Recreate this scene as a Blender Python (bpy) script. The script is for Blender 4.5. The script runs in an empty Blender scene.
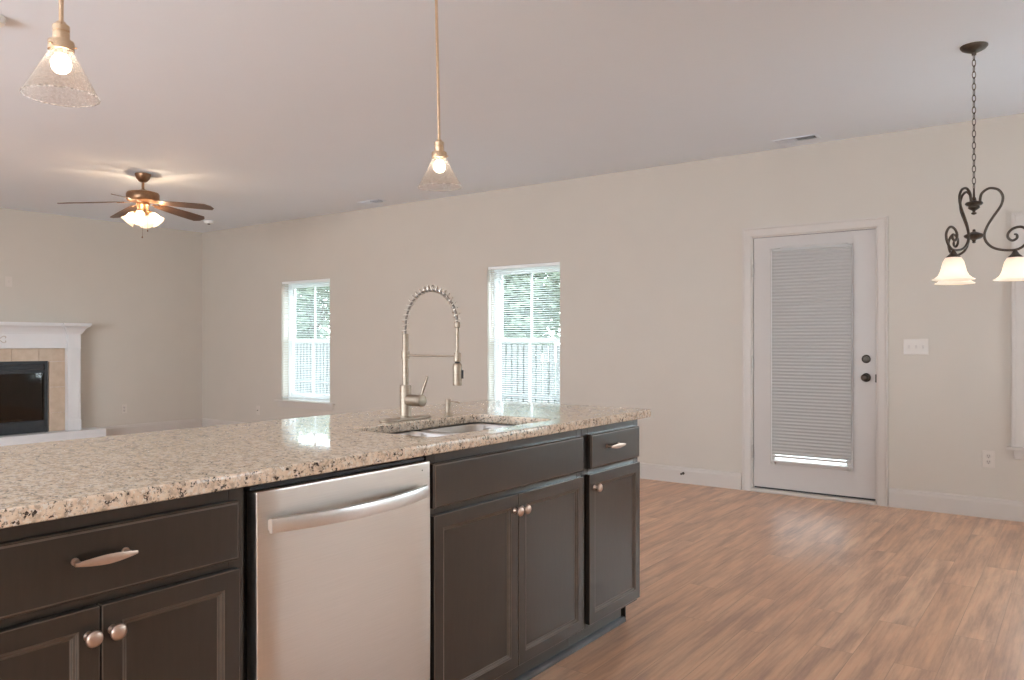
import bpy, bmesh, math, random
from mathutils import Vector, Matrix, noise as mnoise
PI = math.pi
sc = bpy.context.scene
C = sc.collection
rnd = random.Random(7)

# ------------------------------------------------------------------ camera
F_PX, YAW, Y0, H = 780.5655, 0.6341, 342.282, 1.2024
cam_d = bpy.data.cameras.new('camera')
cam_d.sensor_fit = 'HORIZONTAL'; cam_d.sensor_width = 36.0
cam_d.lens = F_PX/1024*36.0
cam_d.shift_y = (Y0-340.0)/1024
cam_d.clip_start = 0.05; cam_d.clip_end = 200
cam = bpy.data.objects.new('camera', cam_d); C.objects.link(cam)
cam.location = (0, 0, H); cam.rotation_euler = (PI/2, 0, YAW)
sc.camera = cam

# ------------------------------------------------------------------ world, lights, exposure
sc.view_settings.view_transform = 'Standard'; sc.view_settings.look = 'None'
sc.view_settings.gamma = 1.0; sc.view_settings.use_curve_mapping = False
sc.view_settings.exposure = 0.13
sc.cycles.use_denoising = True
sc.cycles.max_bounces = 10; sc.cycles.diffuse_bounces = 6; sc.cycles.glossy_bounces = 4
sc.cycles.transmission_bounces = 8; sc.cycles.transparent_max_bounces = 24
sc.cycles.sample_clamp_indirect = 6.0
sc.cycles.caustics_reflective = False; sc.cycles.caustics_refractive = False
world = bpy.data.worlds.new('world'); sc.world = world; world.use_nodes = True
WN = world.node_tree; bg = WN.nodes['Background']
bg.inputs[0].default_value = (0.82, 0.915, 1.0, 1); bg.inputs[1].default_value = 11.0

ROOM = dict(x0=-9.978, x1=2.7, y0=-3.3, y1=6.2437, zc=2.738)
def area(name, loc, rot, sx, sy, power, col):
    l = bpy.data.lights.new(name, 'AREA'); l.shape = 'RECTANGLE'; l.size = sx; l.size_y = sy
    l.energy = power; l.color = col
    o = bpy.data.objects.new(name, l); C.objects.link(o); o.location = loc; o.rotation_euler = rot
    return o
# added fill lamps, unseen, at openings behind the camera; brighten ceiling and left wall
area('daylight_front_window', (-3.8, -3.38, 1.45), (PI/2+0.08, 0, 1.2), 3.6, 1.7, 215, (0.84, 0.92, 1.0))
area('daylight_kitchen_window', (0.6, -3.38, 1.5), (PI/2+0.5, 0, 0), 1.8, 1.3, 30, (0.90, 0.95, 1.0))

# ------------------------------------------------------------------ materials
def mat(name, col, rough=0.5, metal=0.0, spec=0.5, **kw):
    m = bpy.data.materials.new(name); m.use_nodes = True
    b = m.node_tree.nodes['Principled BSDF']
    b.inputs['Base Color'].default_value = (*col, 1); b.inputs['Roughness'].default_value = rough
    b.inputs['Metallic'].default_value = metal; b.inputs['Specular IOR Level'].default_value = spec
    for k, v in kw.items(): b.inputs[k].default_value = v
    return m
def nd(m, t, **kw):
    n = m.node_tree.nodes.new(t)
    for k, v in kw.items(): setattr(n, k, v)
    return n
def lk(m, a, b): m.node_tree.links.new(a, b)
def bsdf(m): return m.node_tree.nodes['Principled BSDF']
def texco(m, scale=(1, 1, 1), out='Object'):
    t = nd(m, 'ShaderNodeTexCoord'); mp = nd(m, 'ShaderNodeMapping'); mp.inputs['Scale'].default_value = scale
    lk(m, t.outputs[out], mp.inputs['Vector']); return mp.outputs['Vector']
def ramp(m, src, stops):
    r = nd(m, 'ShaderNodeValToRGB'); e = r.color_ramp.elements
    while len(e) < len(stops): e.new(0.5)
    for el, (p, c) in zip(e, stops): el.position = p; el.color = (*c, 1)
    lk(m, src, r.inputs[0]); return r.outputs[0]
def noise(m, vec, scale, detail=4, rough=0.5):
    n = nd(m, 'ShaderNodeTexNoise'); n.inputs['Scale'].default_value = scale
    n.inputs['Detail'].default_value = detail; n.inputs['Roughness'].default_value = rough
    lk(m, vec, n.inputs['Vector']); return n.outputs['Fac']
def mixc(m, fac, a, b, mode='MIX'):
    n = nd(m, 'ShaderNodeMix', data_type='RGBA', blend_type=mode)
    for s, v in ((n.inputs[0], fac), (n.inputs[6], a), (n.inputs[7], b)):
        if isinstance(v, (int, float)): s.default_value = v
        elif isinstance(v, tuple): s.default_value = (*v, 1)
        else: lk(m, v, s)
    return n.outputs[2]
def bump(m, src, dist, strength=0.3):
    b = nd(m, 'ShaderNodeBump'); b.inputs['Strength'].default_value = strength; b.inputs['Distance'].default_value = dist
    lk(m, src, b.inputs['Height']); lk(m, b.outputs[0], bsdf(m).inputs['Normal'])
def mottled(name, c1, c2, scale, rough, stretch=(1, 1, 1), bd=0, **kw):
    m = mat(name, c1, rough, **kw); v = texco(m, stretch); n = noise(m, v, scale)
    lk(m, ramp(m, n, [(0.3, c1), (0.7, c2)]), bsdf(m).inputs['Base Color'])
    if bd: bump(m, n, bd)
    return m

M = {}
M['wall'] = mottled('wall_paint', (0.565, 0.515, 0.452), (0.58, 0.528, 0.463), 3, 0.55, spec=0.35)
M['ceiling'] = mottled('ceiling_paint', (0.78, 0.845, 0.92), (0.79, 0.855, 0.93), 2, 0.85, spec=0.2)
M['trim'] = mottled('trim_paint', (0.57, 0.52, 0.475), (0.58, 0.53, 0.485), 5, 0.42, spec=0.35)
M['door'] = mottled('door_paint', (0.55, 0.51, 0.48), (0.56, 0.52, 0.49), 5, 0.45, spec=0.35)
M['mantel'] = mottled('mantel_paint', (0.72, 0.72, 0.725), (0.74, 0.74, 0.745), 5, 0.35)
M['vinyl'] = mottled('window_vinyl', (0.86, 0.88, 0.88), (0.88, 0.9, 0.9), 5, 0.35)
M['plate'] = mat('plate_plastic', (0.62, 0.56, 0.50), 0.35)
M['plate_detail'] = mat('plate_detail_plastic', (0.56, 0.50, 0.45), 0.3)
M['dark'] = mat('dark_void', (0.012, 0.012, 0.012), 0.6)
M['nickel_dark'] = mottled('dark_bronze_hardware', (0.06, 0.05, 0.042), (0.09, 0.077, 0.064), 60, 0.42, metal=1.0)
M['hinge'] = mottled('satin_nickel', (0.45, 0.42, 0.38), (0.5, 0.47, 0.43), 60, 0.35, metal=1.0)
M['steel'] = mottled('brushed_stainless', (0.68, 0.635, 0.585), (0.72, 0.675, 0.625), 6, 0.33, (1, 1, 60), metal=1.0)
M['steel_bright'] = mottled('polished_stainless', (0.80, 0.785, 0.77), (0.84, 0.825, 0.81), 8, 0.32, (1, 60, 60), metal=1.0)
M['sink'] = mottled('sink_stainless', (0.62, 0.60, 0.57), (0.68, 0.66, 0.63), 30, 0.28, metal=1.0)
M['faucet'] = mottled('brushed_nickel', (0.36, 0.295, 0.23), (0.42, 0.35, 0.275), 20, 0.48, (1, 1, 8), metal=1.0)
M['knob'] = mottled('knob_nickel', (0.56, 0.43, 0.35), (0.62, 0.48, 0.40), 40, 0.34, metal=1.0)
M['brass'] = mottled('aged_brass', (0.68, 0.49, 0.32), (0.74, 0.55, 0.38), 30, 0.27, metal=1.0)
M['bronze'] = mottled('oiled_bronze', (0.060, 0.046, 0.036), (0.10, 0.078, 0.060), 40, 0.38, metal=0.7)
M['fan_bronze'] = mottled('fan_bronze', (0.22, 0.12, 0.065), (0.30, 0.17, 0.095), 30, 0.35, metal=0.8)
M['blade'] = mottled('walnut_blade', (0.075, 0.042, 0.028), (0.125, 0.072, 0.048), 6, 0.4, (2, 30, 2))
M['hose'] = mat('grey_hose', (0.22, 0.19, 0.16), 0.4)
M['rubber'] = mat('black_rubber', (0.02, 0.02, 0.02), 0.5)
M['firebox'] = mottled('fireplace_black_metal', (0.03, 0.036, 0.042), (0.04, 0.046, 0.052), 20, 0.35, metal=0.3)
M['soot'] = mottled('soot_brick', (0.05, 0.04, 0.03), (0.09, 0.07, 0.05), 12, 0.8)
M['log'] = mottled('ceramic_log', (0.12, 0.08, 0.05), (0.25, 0.2, 0.16), 20, 0.8, bd=0.01)
M['marble'] = mottled('beige_marble_tile', (0.50, 0.39, 0.29), (0.60, 0.48, 0.37), 9, 0.16)

# espresso stained cabinets
m = M['cab'] = mat('espresso_stain', (0.05, 0.04, 0.033), 0.36, spec=0.25, **{'Coat Weight': 1.0, 'Coat Roughness': 0.13, 'Coat IOR': 1.55})
v = texco(m, (14, 14, 1.6)); n = noise(m, v, 5, 6, 0.6)
lk(m, ramp(m, n, [(0.3, (0.018, 0.0135, 0.010)), (0.7, (0.024, 0.018, 0.0135))]), bsdf(m).inputs['Base Color'])
bump(m, n, 0.0003, 0.08)

# granite
m = M['granite'] = mat('speckled_granite', (0.7, 0.6, 0.5), 0.045, spec=0.6)
v = texco(m)
n1 = noise(m, v, 44, 4, 0.6); base = ramp(m, n1, [(0.34, (0.46, 0.36, 0.27)), (0.46, (0.73, 0.57, 0.42)), (0.60, (0.84, 0.70, 0.55)), (0.75, (0.58, 0.50, 0.42))])
n2 = noise(m, v, 95, 3, 0.6); gcol = mixc(m, ramp(m, n2, [(0.54, (0, 0, 0)), (0.64, (1, 1, 1))]), base, (0.46, 0.37, 0.29))
n4 = noise(m, v, 140, 2, 0.5); gcol = mixc(m, ramp(m, n4, [(0.57, (0, 0, 0)), (0.65, (1, 1, 1))]), gcol, (0.80, 0.73, 0.64))
n5 = noise(m, v, 150, 3, 0.65); n3 = noise(m, v, 55, 2, 0.5)
ms = nd(m, 'ShaderNodeMath', operation='MULTIPLY'); lk(m, ramp(m, n5, [(0.535, (0, 0, 0)), (0.575, (1, 1, 1))]), ms.inputs[0])
lk(m, ramp(m, n3, [(0.49, (0, 0, 0)), (0.55, (1, 1, 1))]), ms.inputs[1])
gcol = mixc(m, ms.outputs[0], gcol, (0.05, 0.034, 0.027))
lk(m, gcol, bsdf(m).inputs['Base Color'])

# plank floor: boards run along Y
m = M['floor'] = mat('wood_plank_floor', (0.35, 0.24, 0.18), 0.30, spec=0.5)
tc = nd(m, 'ShaderNodeTexCoord'); sx = nd(m, 'ShaderNodeSeparateXYZ'); lk(m, tc.outputs['Object'], sx.inputs[0])
cx = nd(m, 'ShaderNodeCombineXYZ'); lk(m, sx.outputs['Y'], cx.inputs['X']); lk(m, sx.outputs['X'], cx.inputs['Y'])
br = nd(m, 'ShaderNodeTexBrick'); br.offset = 0.37; br.offset_frequency = 2; br.squash = 1
for k, val in (('Scale', 1.0), ('Mortar Size', 0.0010), ('Mortar Smooth', 0.0), ('Bias', 0.0), ('Brick Width', 1.22), ('Row Height', 0.145)):
    br.inputs[k].default_value = val
br.inputs['Color1'].default_value = (0, 0, 0, 1); br.inputs['Color2'].default_value = (1, 1, 1, 1); br.inputs['Mortar'].default_value = (0.5, 0.5, 0.5, 1)
lk(m, cx.outputs[0], br.inputs['Vector'])
wofs = nd(m, 'ShaderNodeVectorMath', operation='MULTIPLY_ADD'); lk(m, br.outputs['Color'], wofs.inputs[0]); wofs.inputs[1].default_value = (31, 17, 9)
lk(m, cx.outputs[0], wofs.inputs[2])
mp = nd(m, 'ShaderNodeMapping'); mp.inputs['Scale'].default_value = (0.9, 7, 1); lk(m, wofs.outputs[0], mp.inputs['Vector'])
g1 = noise(m, mp.outputs[0], 2.2, 5, 0.6)
mp2 = nd(m, 'ShaderNodeMapping'); mp2.inputs['Scale'].default_value = (3, 60, 1); lk(m, wofs.outputs[0], mp2.inputs['Vector'])
g2 = noise(m, mp2.outputs[0], 2.0, 5, 0.7)
wv = nd(m, 'ShaderNodeTexWave', wave_type='RINGS'); wv.inputs['Scale'].default_value = 1.3; wv.inputs['Distortion'].default_value = 7; wv.inputs['Detail'].default_value = 3
wv.inputs['Detail Scale'].default_value = 0.8
mp3 = nd(m, 'ShaderNodeMapping'); mp3.inputs['Scale'].default_value = (0.7, 9, 1); lk(m, wofs.outputs[0], mp3.inputs['Vector']); lk(m, mp3.outputs[0], wv.inputs['Vector'])
tone = ramp(m, br.outputs['Color'], [(0.0, (0.66, 0.375, 0.23)), (0.5, (0.72, 0.42, 0.265)), (1.0, (0.77, 0.475, 0.31))])
fc = mixc(m, ramp(m, g1, [(0.38, (0, 0, 0)), (0.66, (0.9, 0.9, 0.9))]), tone, (0.39, 0.225, 0.152))
fc = mixc(m, 0.5, fc, ramp(m, g2, [(0.3, (0.45, 0.45, 0.45)), (0.65, (0.62, 0.62, 0.62))]), 'OVERLAY')
fc = mixc(m, 0.28, fc, ramp(m, wv.outputs['Fac'], [(0.0, (0.40, 0.39, 0.38)), (0.35, (0.55, 0.55, 0.55))]), 'OVERLAY')
sf = nd(m, 'ShaderNodeMath', operation='MULTIPLY'); lk(m, br.outputs['Fac'], sf.inputs[0]); sf.inputs[1].default_value = 0.45
fc = mixc(m, sf.outputs[0], fc, (0.20, 0.12, 0.085))
lk(m, fc, bsdf(m).inputs['Base Color'])
rr = nd(m, 'ShaderNodeMapRange'); lk(m, g2, rr.inputs[0]); rr.inputs[3].default_value = 0.28; rr.inputs[4].default_value = 0.40
lk(m, rr.outputs[0], bsdf(m).inputs['Roughness'])
bump(m, g2, 0.001, 0.12)

def glass_mat(name, tint, refl_rough=0.02, base=0.04, haze=0.0, hazecol=(1, 1, 1)):
    m = bpy.data.materials.new(name); m.use_nodes = True; nt = m.node_tree; nt.nodes.remove(nt.nodes['Principled BSDF'])
    out = nt.nodes['Material Output']
    tr = nd(m, 'ShaderNodeBsdfTransparent'); tr.inputs[0].default_value = (*tint, 1)
    gl = nd(m, 'ShaderNodeBsdfGlossy'); gl.inputs['Roughness'].default_value = refl_rough
    fr = nd(m, 'ShaderNodeLayerWeight'); fr.inputs[0].default_value = 0.5
    pw = nd(m, 'ShaderNodeMath', operation='POWER'); lk(m, fr.outputs['Facing'], pw.inputs[0]); pw.inputs[1].default_value = 5.0
    sc_ = nd(m, 'ShaderNodeMath', operation='MULTIPLY_ADD'); lk(m, pw.outputs[0], sc_.inputs[0]); sc_.inputs[1].default_value = 1-base; sc_.inputs[2].default_value = base
    mx = nd(m, 'ShaderNodeMixShader'); lk(m, sc_.outputs[0], mx.inputs[0]); lk(m, tr.outputs[0], mx.inputs[1]); lk(m, gl.outputs[0], mx.inputs[2])
    last = mx.outputs[0]
    if haze:
        df = nd(m, 'ShaderNodeBsdfTranslucent'); df.inputs[0].default_value = (*hazecol, 1)
        v = texco(m); n = noise(m, v, 160, 2, 0.5)
        h = nd(m, 'ShaderNodeMapRange'); lk(m, n, h.inputs[0]); h.inputs[1].default_value = 0.4; h.inputs[2].default_value = 0.62
        h.inputs[3].default_value = haze*0.6; h.inputs[4].default_value = haze*2.2
        m2 = nd(m, 'ShaderNodeMixShader'); lk(m, h.outputs[0], m2.inputs[0]); lk(m, last, m2.inputs[1]); lk(m, df.outputs[0], m2.inputs[2]); last = m2.outputs[0]
    lk(m, last, out.inputs[0]); return m
M['glass'] = glass_mat('window_glass', (0.95, 0.98, 0.97))
M['shade_glass'] = glass_mat('seeded_clear_glass', (0.97, 0.95, 0.93), 0.05, base=0.06, haze=0.06, hazecol=(1, 0.93, 0.85))
M['shade_rim'] = glass_mat('thick_glass_rim', (0.85, 0.82, 0.8), 0.10, base=0.3, haze=0.4)
M['fire_glass'] = glass_mat('smoked_fireplace_glass', (0.55, 0.5, 0.45), 0.03)

def emit(name, col, strength, base=(0.9, 0.88, 0.84)):
    m = mat(name, base, 0.3); b = bsdf(m); b.inputs['Emission Color'].default_value = (*col, 1); b.inputs['Emission Strength'].default_value = strength
    return m
M['bulb'] = emit('pendant_bulb', (1.0, 0.88, 0.72), 15)
M['fan_bulb'] = emit('fan_bulb', (1.0, 0.80, 0.58), 110)
M['can'] = emit('downlight_lens', (1.0, 0.90, 0.78), 14)
# chandelier shade: white alabaster glass lit by the bulb within
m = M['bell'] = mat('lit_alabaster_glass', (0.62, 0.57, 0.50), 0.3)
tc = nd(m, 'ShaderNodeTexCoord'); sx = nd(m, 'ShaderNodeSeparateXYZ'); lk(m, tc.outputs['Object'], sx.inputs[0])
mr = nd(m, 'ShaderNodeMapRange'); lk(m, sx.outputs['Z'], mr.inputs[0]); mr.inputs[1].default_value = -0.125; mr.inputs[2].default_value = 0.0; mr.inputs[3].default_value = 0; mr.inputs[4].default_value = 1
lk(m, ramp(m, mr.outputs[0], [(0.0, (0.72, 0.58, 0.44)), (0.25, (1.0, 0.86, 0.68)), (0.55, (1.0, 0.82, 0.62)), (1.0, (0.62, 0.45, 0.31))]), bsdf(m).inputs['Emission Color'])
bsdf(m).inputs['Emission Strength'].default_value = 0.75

# translucent fabrics / slats
def translucent(name, col, tcol, fac):
    m = bpy.data.materials.new(name); m.use_nodes = True; nt = m.node_tree
    b = bsdf(m); b.inputs['Base Color'].default_value = (*col, 1); b.inputs['Roughness'].default_value = 0.6
    tl = nd(m, 'ShaderNodeBsdfTranslucent'); tl.inputs[0].default_value = (*tcol, 1)
    mx = nd(m, 'ShaderNodeMixShader'); mx.inputs[0].default_value = fac
    lk(m, b.outputs[0], mx.inputs[1]); lk(m, tl.outputs[0], mx.inputs[2]); lk(m, mx.outputs[0], nt.nodes['Material Output'].inputs[0])
    return m
M['fan_shade'] = translucent('fan_frosted_glass', (0.8, 0.76, 0.68), (0.9, 0.82, 0.70), 0.6)
bsdf(M['fan_shade']).inputs['Emission Color'].default_value = (1.0, 0.84, 0.64, 1); bsdf(M['fan_shade']).inputs['Emission Strength'].default_value = 0.8
M['cell'] = translucent('cellular_shade_fabric', (0.47, 0.46, 0.445), (0.42, 0.42, 0.40), 0.10)
M['slat'] = translucent('white_blind_slat', (0.85, 0.87, 0.87), (0.8, 0.83, 0.83), 0.25)

# outdoors
M['lawn'] = mottled('lawn', (0.035, 0.05, 0.025), (0.055, 0.075, 0.04), 3, 0.9)
M['fence'] = mottled('weathered_fence_board', (0.115, 0.115, 0.113), (0.15, 0.15, 0.147), 4, 0.8, (6, 6, 1))
M['patio'] = mottled('patio_concrete', (0.32, 0.31, 0.30), (0.38, 0.37, 0.36), 6, 0.9)
def leafmat(name, c1, c2):
    m = mottled(name, c1, c2, 1.5, 0.6); b = bsdf(m)
    tl = nd(m, 'ShaderNodeBsdfTranslucent'); tl.inputs[0].default_value = (*c2, 1)
    mx = nd(m, 'ShaderNodeMixShader'); mx.inputs[0].default_value = 0.35
    lk(m, b.outputs[0], mx.inputs[1]); lk(m, tl.outputs[0], mx.inputs[2]); lk(m, mx.outputs[0], m.node_tree.nodes['Material Output'].inputs[0]); return m
M['leaf'] = leafmat('tree_leaf', (0.17, 0.215, 0.155), (0.28, 0.33, 0.25))
M['shrub_leaf'] = leafmat('shrub_leaf', (0.10, 0.13, 0.09), (0.16, 0.2, 0.14))
M['bark'] = mottled('bark', (0.07, 0.05, 0.035), (0.12, 0.09, 0.07), 12, 0.9)

# ------------------------------------------------------------------ helpers
def obj(name, bm, material, parent=None, loc=(0, 0, 0), rot=(0, 0, 0), bevel=0, smooth=None, seg=2):
    if isinstance(bm, bpy.types.Mesh): me = bm
    else:
        me = bpy.data.meshes.new(name); bmesh.ops.recalc_face_normals(bm, faces=bm.faces); bm.to_mesh(me); bm.free()
    me.materials.clear(); me.materials.append(material)
    o = bpy.data.objects.new(name, me); C.objects.link(o)
    o.parent = parent; o.location = loc; o.rotation_euler = rot
    if smooth is not None:
        for p in me.polygons: p.use_smooth = True
        me.set_sharp_from_angle(angle=math.radians(smooth))
    if bevel:
        b = o.modifiers.new('bevel', 'BEVEL'); b.width = bevel; b.segments = seg; b.limit_method = 'ANGLE'; b.angle_limit = math.radians(40)
    return o
def thing(name, label, cat, loc=(0, 0, 0), rotz=0, group=None):
    o = bpy.data.objects.new(name, None); C.objects.link(o); o.empty_display_size = 0.1
    o.location = loc; o.rotation_euler = (0, 0, rotz); o['label'] = label; o['category'] = cat
    if group: o['group'] = group
    return o
def tag(o, label, cat, group=None):
    o['label'] = label; o['category'] = cat
    if group: o['group'] = group
    return o
def struct(o): o['kind'] = 'structure'; return o
def sempty(name, loc=(0, 0, 0)):
    o = bpy.data.objects.new(name, None); C.objects.link(o); o.location = loc; o['kind'] = 'structure'; o.empty_display_size = 0.1; return o
def copy_tree(o, parent=None):
    c = o.copy(); C.objects.link(c); c.parent = parent
    for ch in [x for x in ALL() if x.parent == o]: copy_tree(ch, c)
    return c
def ALL(): return list(C.objects)
def B(*boxes):
    bm = bmesh.new()
    for b in boxes: box(bm, *b)
    return bm
def box(bm, x0, x1, y0, y1, z0, z1):
    vs = [bm.verts.new((x, y, z)) for x in (x0, x1) for y in (y0, y1) for z in (z0, z1)]
    for f in ((0, 1, 3, 2), (4, 6, 7, 5), (0, 4, 5, 1), (2, 3, 7, 6), (0, 2, 6, 4), (1, 5, 7, 3)): bm.faces.new([vs[i] for i in f])
    return vs
def lathe(prof, seg=32, bm=None, mtx=None):
    """prof: (r,z) list; r=0 ends are closed to a point"""
    bm = bm or bmesh.new(); rings = []
    for r, z in prof:
        if r < 1e-6: rings.append([bm.verts.new((0, 0, z))])
        else: rings.append([bm.verts.new((r*math.cos(2*PI*i/seg), r*math.sin(2*PI*i/seg), z)) for i in range(seg)])
    new = [v for r in rings for v in r]
    for a, b in zip(rings, rings[1:]):
        for i in range(seg):
            j = (i+1) % seg
            if len(a) == 1 and len(b) == 1: continue
            if len(a) == 1: bm.faces.new((a[0], b[i], b[j]))
            elif len(b) == 1: bm.faces.new((a[i], a[j], b[0]))
            else: bm.faces.new((a[i], a[j], b[j], b[i]))
    if mtx is not None:
        for v in new: v.co = mtx @ v.co
    return bm
def cyl(r, z0, z1, seg=24, bm=None, mtx=None): return lathe([(0, z0), (r, z0), (r, z1), (0, z1)], seg, bm, mtx)
def align(p0, p1):
    d = Vector(p1)-Vector(p0); return Matrix.Translation(Vector(p0)) @ d.to_track_quat('Z', 'Y').to_matrix().to_4x4(), d.length
def rod(p0, p1, r, seg=16, bm=None):
    mx, L = align(p0, p1); return cyl(r, 0, L, seg, bm, mx)
def tube(pts, r, seg=10, bm=None, closed=False, flat=1.0):
    """sweep a circle (radius number or list) along pts"""
    bm = bm or bmesh.new(); P = [Vector(p) for p in pts]; n = len(P)
    T = []
    for i in range(n):
        a = P[(i-1) % n] if (closed or i > 0) else P[0]; b = P[(i+1) % n] if (closed or i < n-1) else P[-1]
        T.append((b-a).normalized())
    up = Vector((0, 0, 1)) if abs(T[0].z) < 0.9 else Vector((1, 0, 0))
    nrm = T[0].cross(up).normalized(); rings = []
    for i in range(n):
        if i:
            q = T[i-1].rotation_difference(T[i]); nrm = (q @ nrm).normalized()
        bi = T[i].cross(nrm); rr = r[i] if isinstance(r, (list, tuple)) else r
        rings.append([bm.verts.new(P[i]+nrm*math.cos(2*PI*k/seg)*rr+bi*math.sin(2*PI*k/seg)*rr*flat) for k in range(seg)])
    m_ = n if closed else n-1
    for i in range(m_):
        a, b = rings[i], rings[(i+1) % n]
        for k in range(seg):
            j = (k+1) % seg; bm.faces.new((a[k], a[j], b[j], b[k]))
    if not closed:
        bm.faces.new(rings[0]); bm.faces.new(rings[-1][::-1])
    return bm
def smooth_path(pts, n=8):
    P = [Vector(p) for p in pts]; out = []
    for i in range(len(P)-1):
        p0 = P[max(i-1, 0)]; p1 = P[i]; p2 = P[i+1]; p3 = P[min(i+2, len(P)-1)]
        for k in range(n):
            t = k/n
            out.append(0.5*((2*p1)+(-p0+p2)*t+(2*p0-5*p1+4*p2-p3)*t*t+(-p0+3*p1-3*p2+p3)*t**3))
    out.append(P[-1]); return out
def rrect(x0, x1, y0, y1, r, n=5):
    pts = []
    for cx_, cy_, a0 in ((x1-r, y1-r, 0), (x0+r, y1-r, PI/2), (x0+r, y0+r, PI), (x1-r, y0+r, 1.5*PI)):
        for k in range(n+1):
            a = a0+PI/2*k/n; pts.append((cx_+r*math.cos(a), cy_+r*math.sin(a)))
    return pts
def plate2d(outer, holes, z0, z1, bev):
    """flat plate with holes and rounded edges, through a filled 2D curve"""
    cu = bpy.data.curves.new('tmp', 'CURVE'); cu.dimensions = '2D'; cu.fill_mode = 'BOTH'
    for loop in [outer]+holes:
        s = cu.splines.new('POLY'); s.points.add(len(loop)-1); s.use_cyclic_u = True
        for p, (x, y) in zip(s.points, loop): p.co = (x, y, 0, 1)
    cu.extrude = (z1-z0)/2-bev; cu.bevel_depth = bev; cu.bevel_resolution = 3; cu.offset = -bev
    o = bpy.data.objects.new('tmp', cu); C.objects.link(o)
    dg = bpy.context.evaluated_depsgraph_get(); me = bpy.data.meshes.new_from_object(o.evaluated_get(dg))
    bpy.data.objects.remove(o); bpy.data.curves.remove(cu)
    me.transform(Matrix.Translation((0, 0, (z0+z1)/2))); return me
def extrude_profile(prof, axis, a0, a1, bm=None):
    """prof = list of (u,z) closed polygon; axis 'x' -> u is y, 'y' -> u is x"""
    bm = bm or bmesh.new()
    f = (lambda a, u, z: (a, u, z)) if axis == 'x' else (lambda a, u, z: (u, a, z))
    A = [bm.verts.new(f(a0, u, z)) for u, z in prof]; Bv = [bm.verts.new(f(a1, u, z)) for u, z in prof]
    bm.faces.new(A); bm.faces.new(Bv[::-1])
    for i in range(len(prof)):
        j = (i+1) % len(prof); bm.faces.new((A[i], A[j], Bv[j], Bv[i]))
    return bm

# ------------------------------------------------------------------ room shell
X0, X1, YF, YB, ZC = ROOM['x0'], ROOM['x1'], ROOM['y0'], ROOM['y1'], ROOM['zc']
T = 0.2
struct(obj('floor', B((X0-T, X1+T, YF-T, YB+0.02, -0.1, 0)), M['floor']))
struct(obj('ceiling', B((X0-T, X1+T, YF-T, YB+T, ZC, ZC+0.12)), M['ceiling']))
def wall_holes(name, along, a0, a1, t0, t1, holes):
    """wall slab along x or y with rectangular holes (a0,a1,z0,z1), one mesh"""
    bm = bmesh.new(); cuts = sorted(set([a0, a1]+[h for q in holes for h in q[:2]]))
    for l, r in zip(cuts, cuts[1:]):
        hs = sorted([q for q in holes if q[0] <= l+1e-6 and q[1] >= r-1e-6], key=lambda q: q[2]); z = 0
        for q in hs:
            if q[2] > z: box(bm, *((l, r, t0, t1) if along == 'x' else (t0, t1, l, r)), z, q[2])
            z = q[3]
        box(bm, *((l, r, t0, t1) if along == 'x' else (t0, t1, l, r)), z, ZC)
    bmesh.ops.remove_doubles(bm, verts=bm.verts, dist=1e-5)
    return struct(obj(name, bm, M['wall']))
W1 = (-8.221, -7.303, 0.47, 1.97); W2 = (-4.901, -4.026, 0.47, 1.97); W3 = (-0.315, 1.45, 0.50, 1.985)
DR = (-2.181, -1.245, 0.0, 2.052)
wall_holes('wall_back', 'x', X0-T, X1+T, YB, YB+T, [W1, W2, DR, W3])
wall_holes('wall_left', 'y', YF, YB, X0-T, X0, [])
wall_holes('wall_right', 'y', YF, YB, X1, X1+T, [(4.35, 5.4, 0.8, 2.2)])  # unseen opening, added and sized to let in sky light
wall_holes('wall_front', 'x', X0-T, X1+T, YF-T, YF, [(-5.6, -2.0, 0.6, 2.3), (-0.3, 1.5, 0.85, 2.15)])  # unseen openings, placed for the sky light they throw into the room

BBP = [(0, 0), (0.016, 0), (0.016, 0.105), (0.012, 0.118), (0.010, 0.130), (0.004, 0.136), (0, 0.138)]
def base_x(name, x0, x1, bm=None):
    return struct(obj(name, extrude_profile([(YB-u, z) for u, z in BBP], 'x', x0, x1), M['trim'], smooth=30))
bm = extrude_profile([(YB-u, z) for u, z in BBP], 'x', X0, -2.262)
extrude_profile([(YB-u, z) for u, z in BBP], 'x', -1.163, X1, bm)
struct(obj('baseboard_back', bm, M['trim']))
struct(obj('baseboard_left', extrude_profile([(X0+u, z) for u, z in BBP], 'y', YF, YB-0.02), M['trim']))
struct(obj('baseboard_right', extrude_profile([(X1-u, z) for u, z in BBP], 'y', YF, YB-0.02), M['trim']))
struct(obj('baseboard_front', extrude_profile([(YF+u, z) for u, z in BBP], 'x', X0+0.02, X1-0.02), M['trim']))

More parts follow.
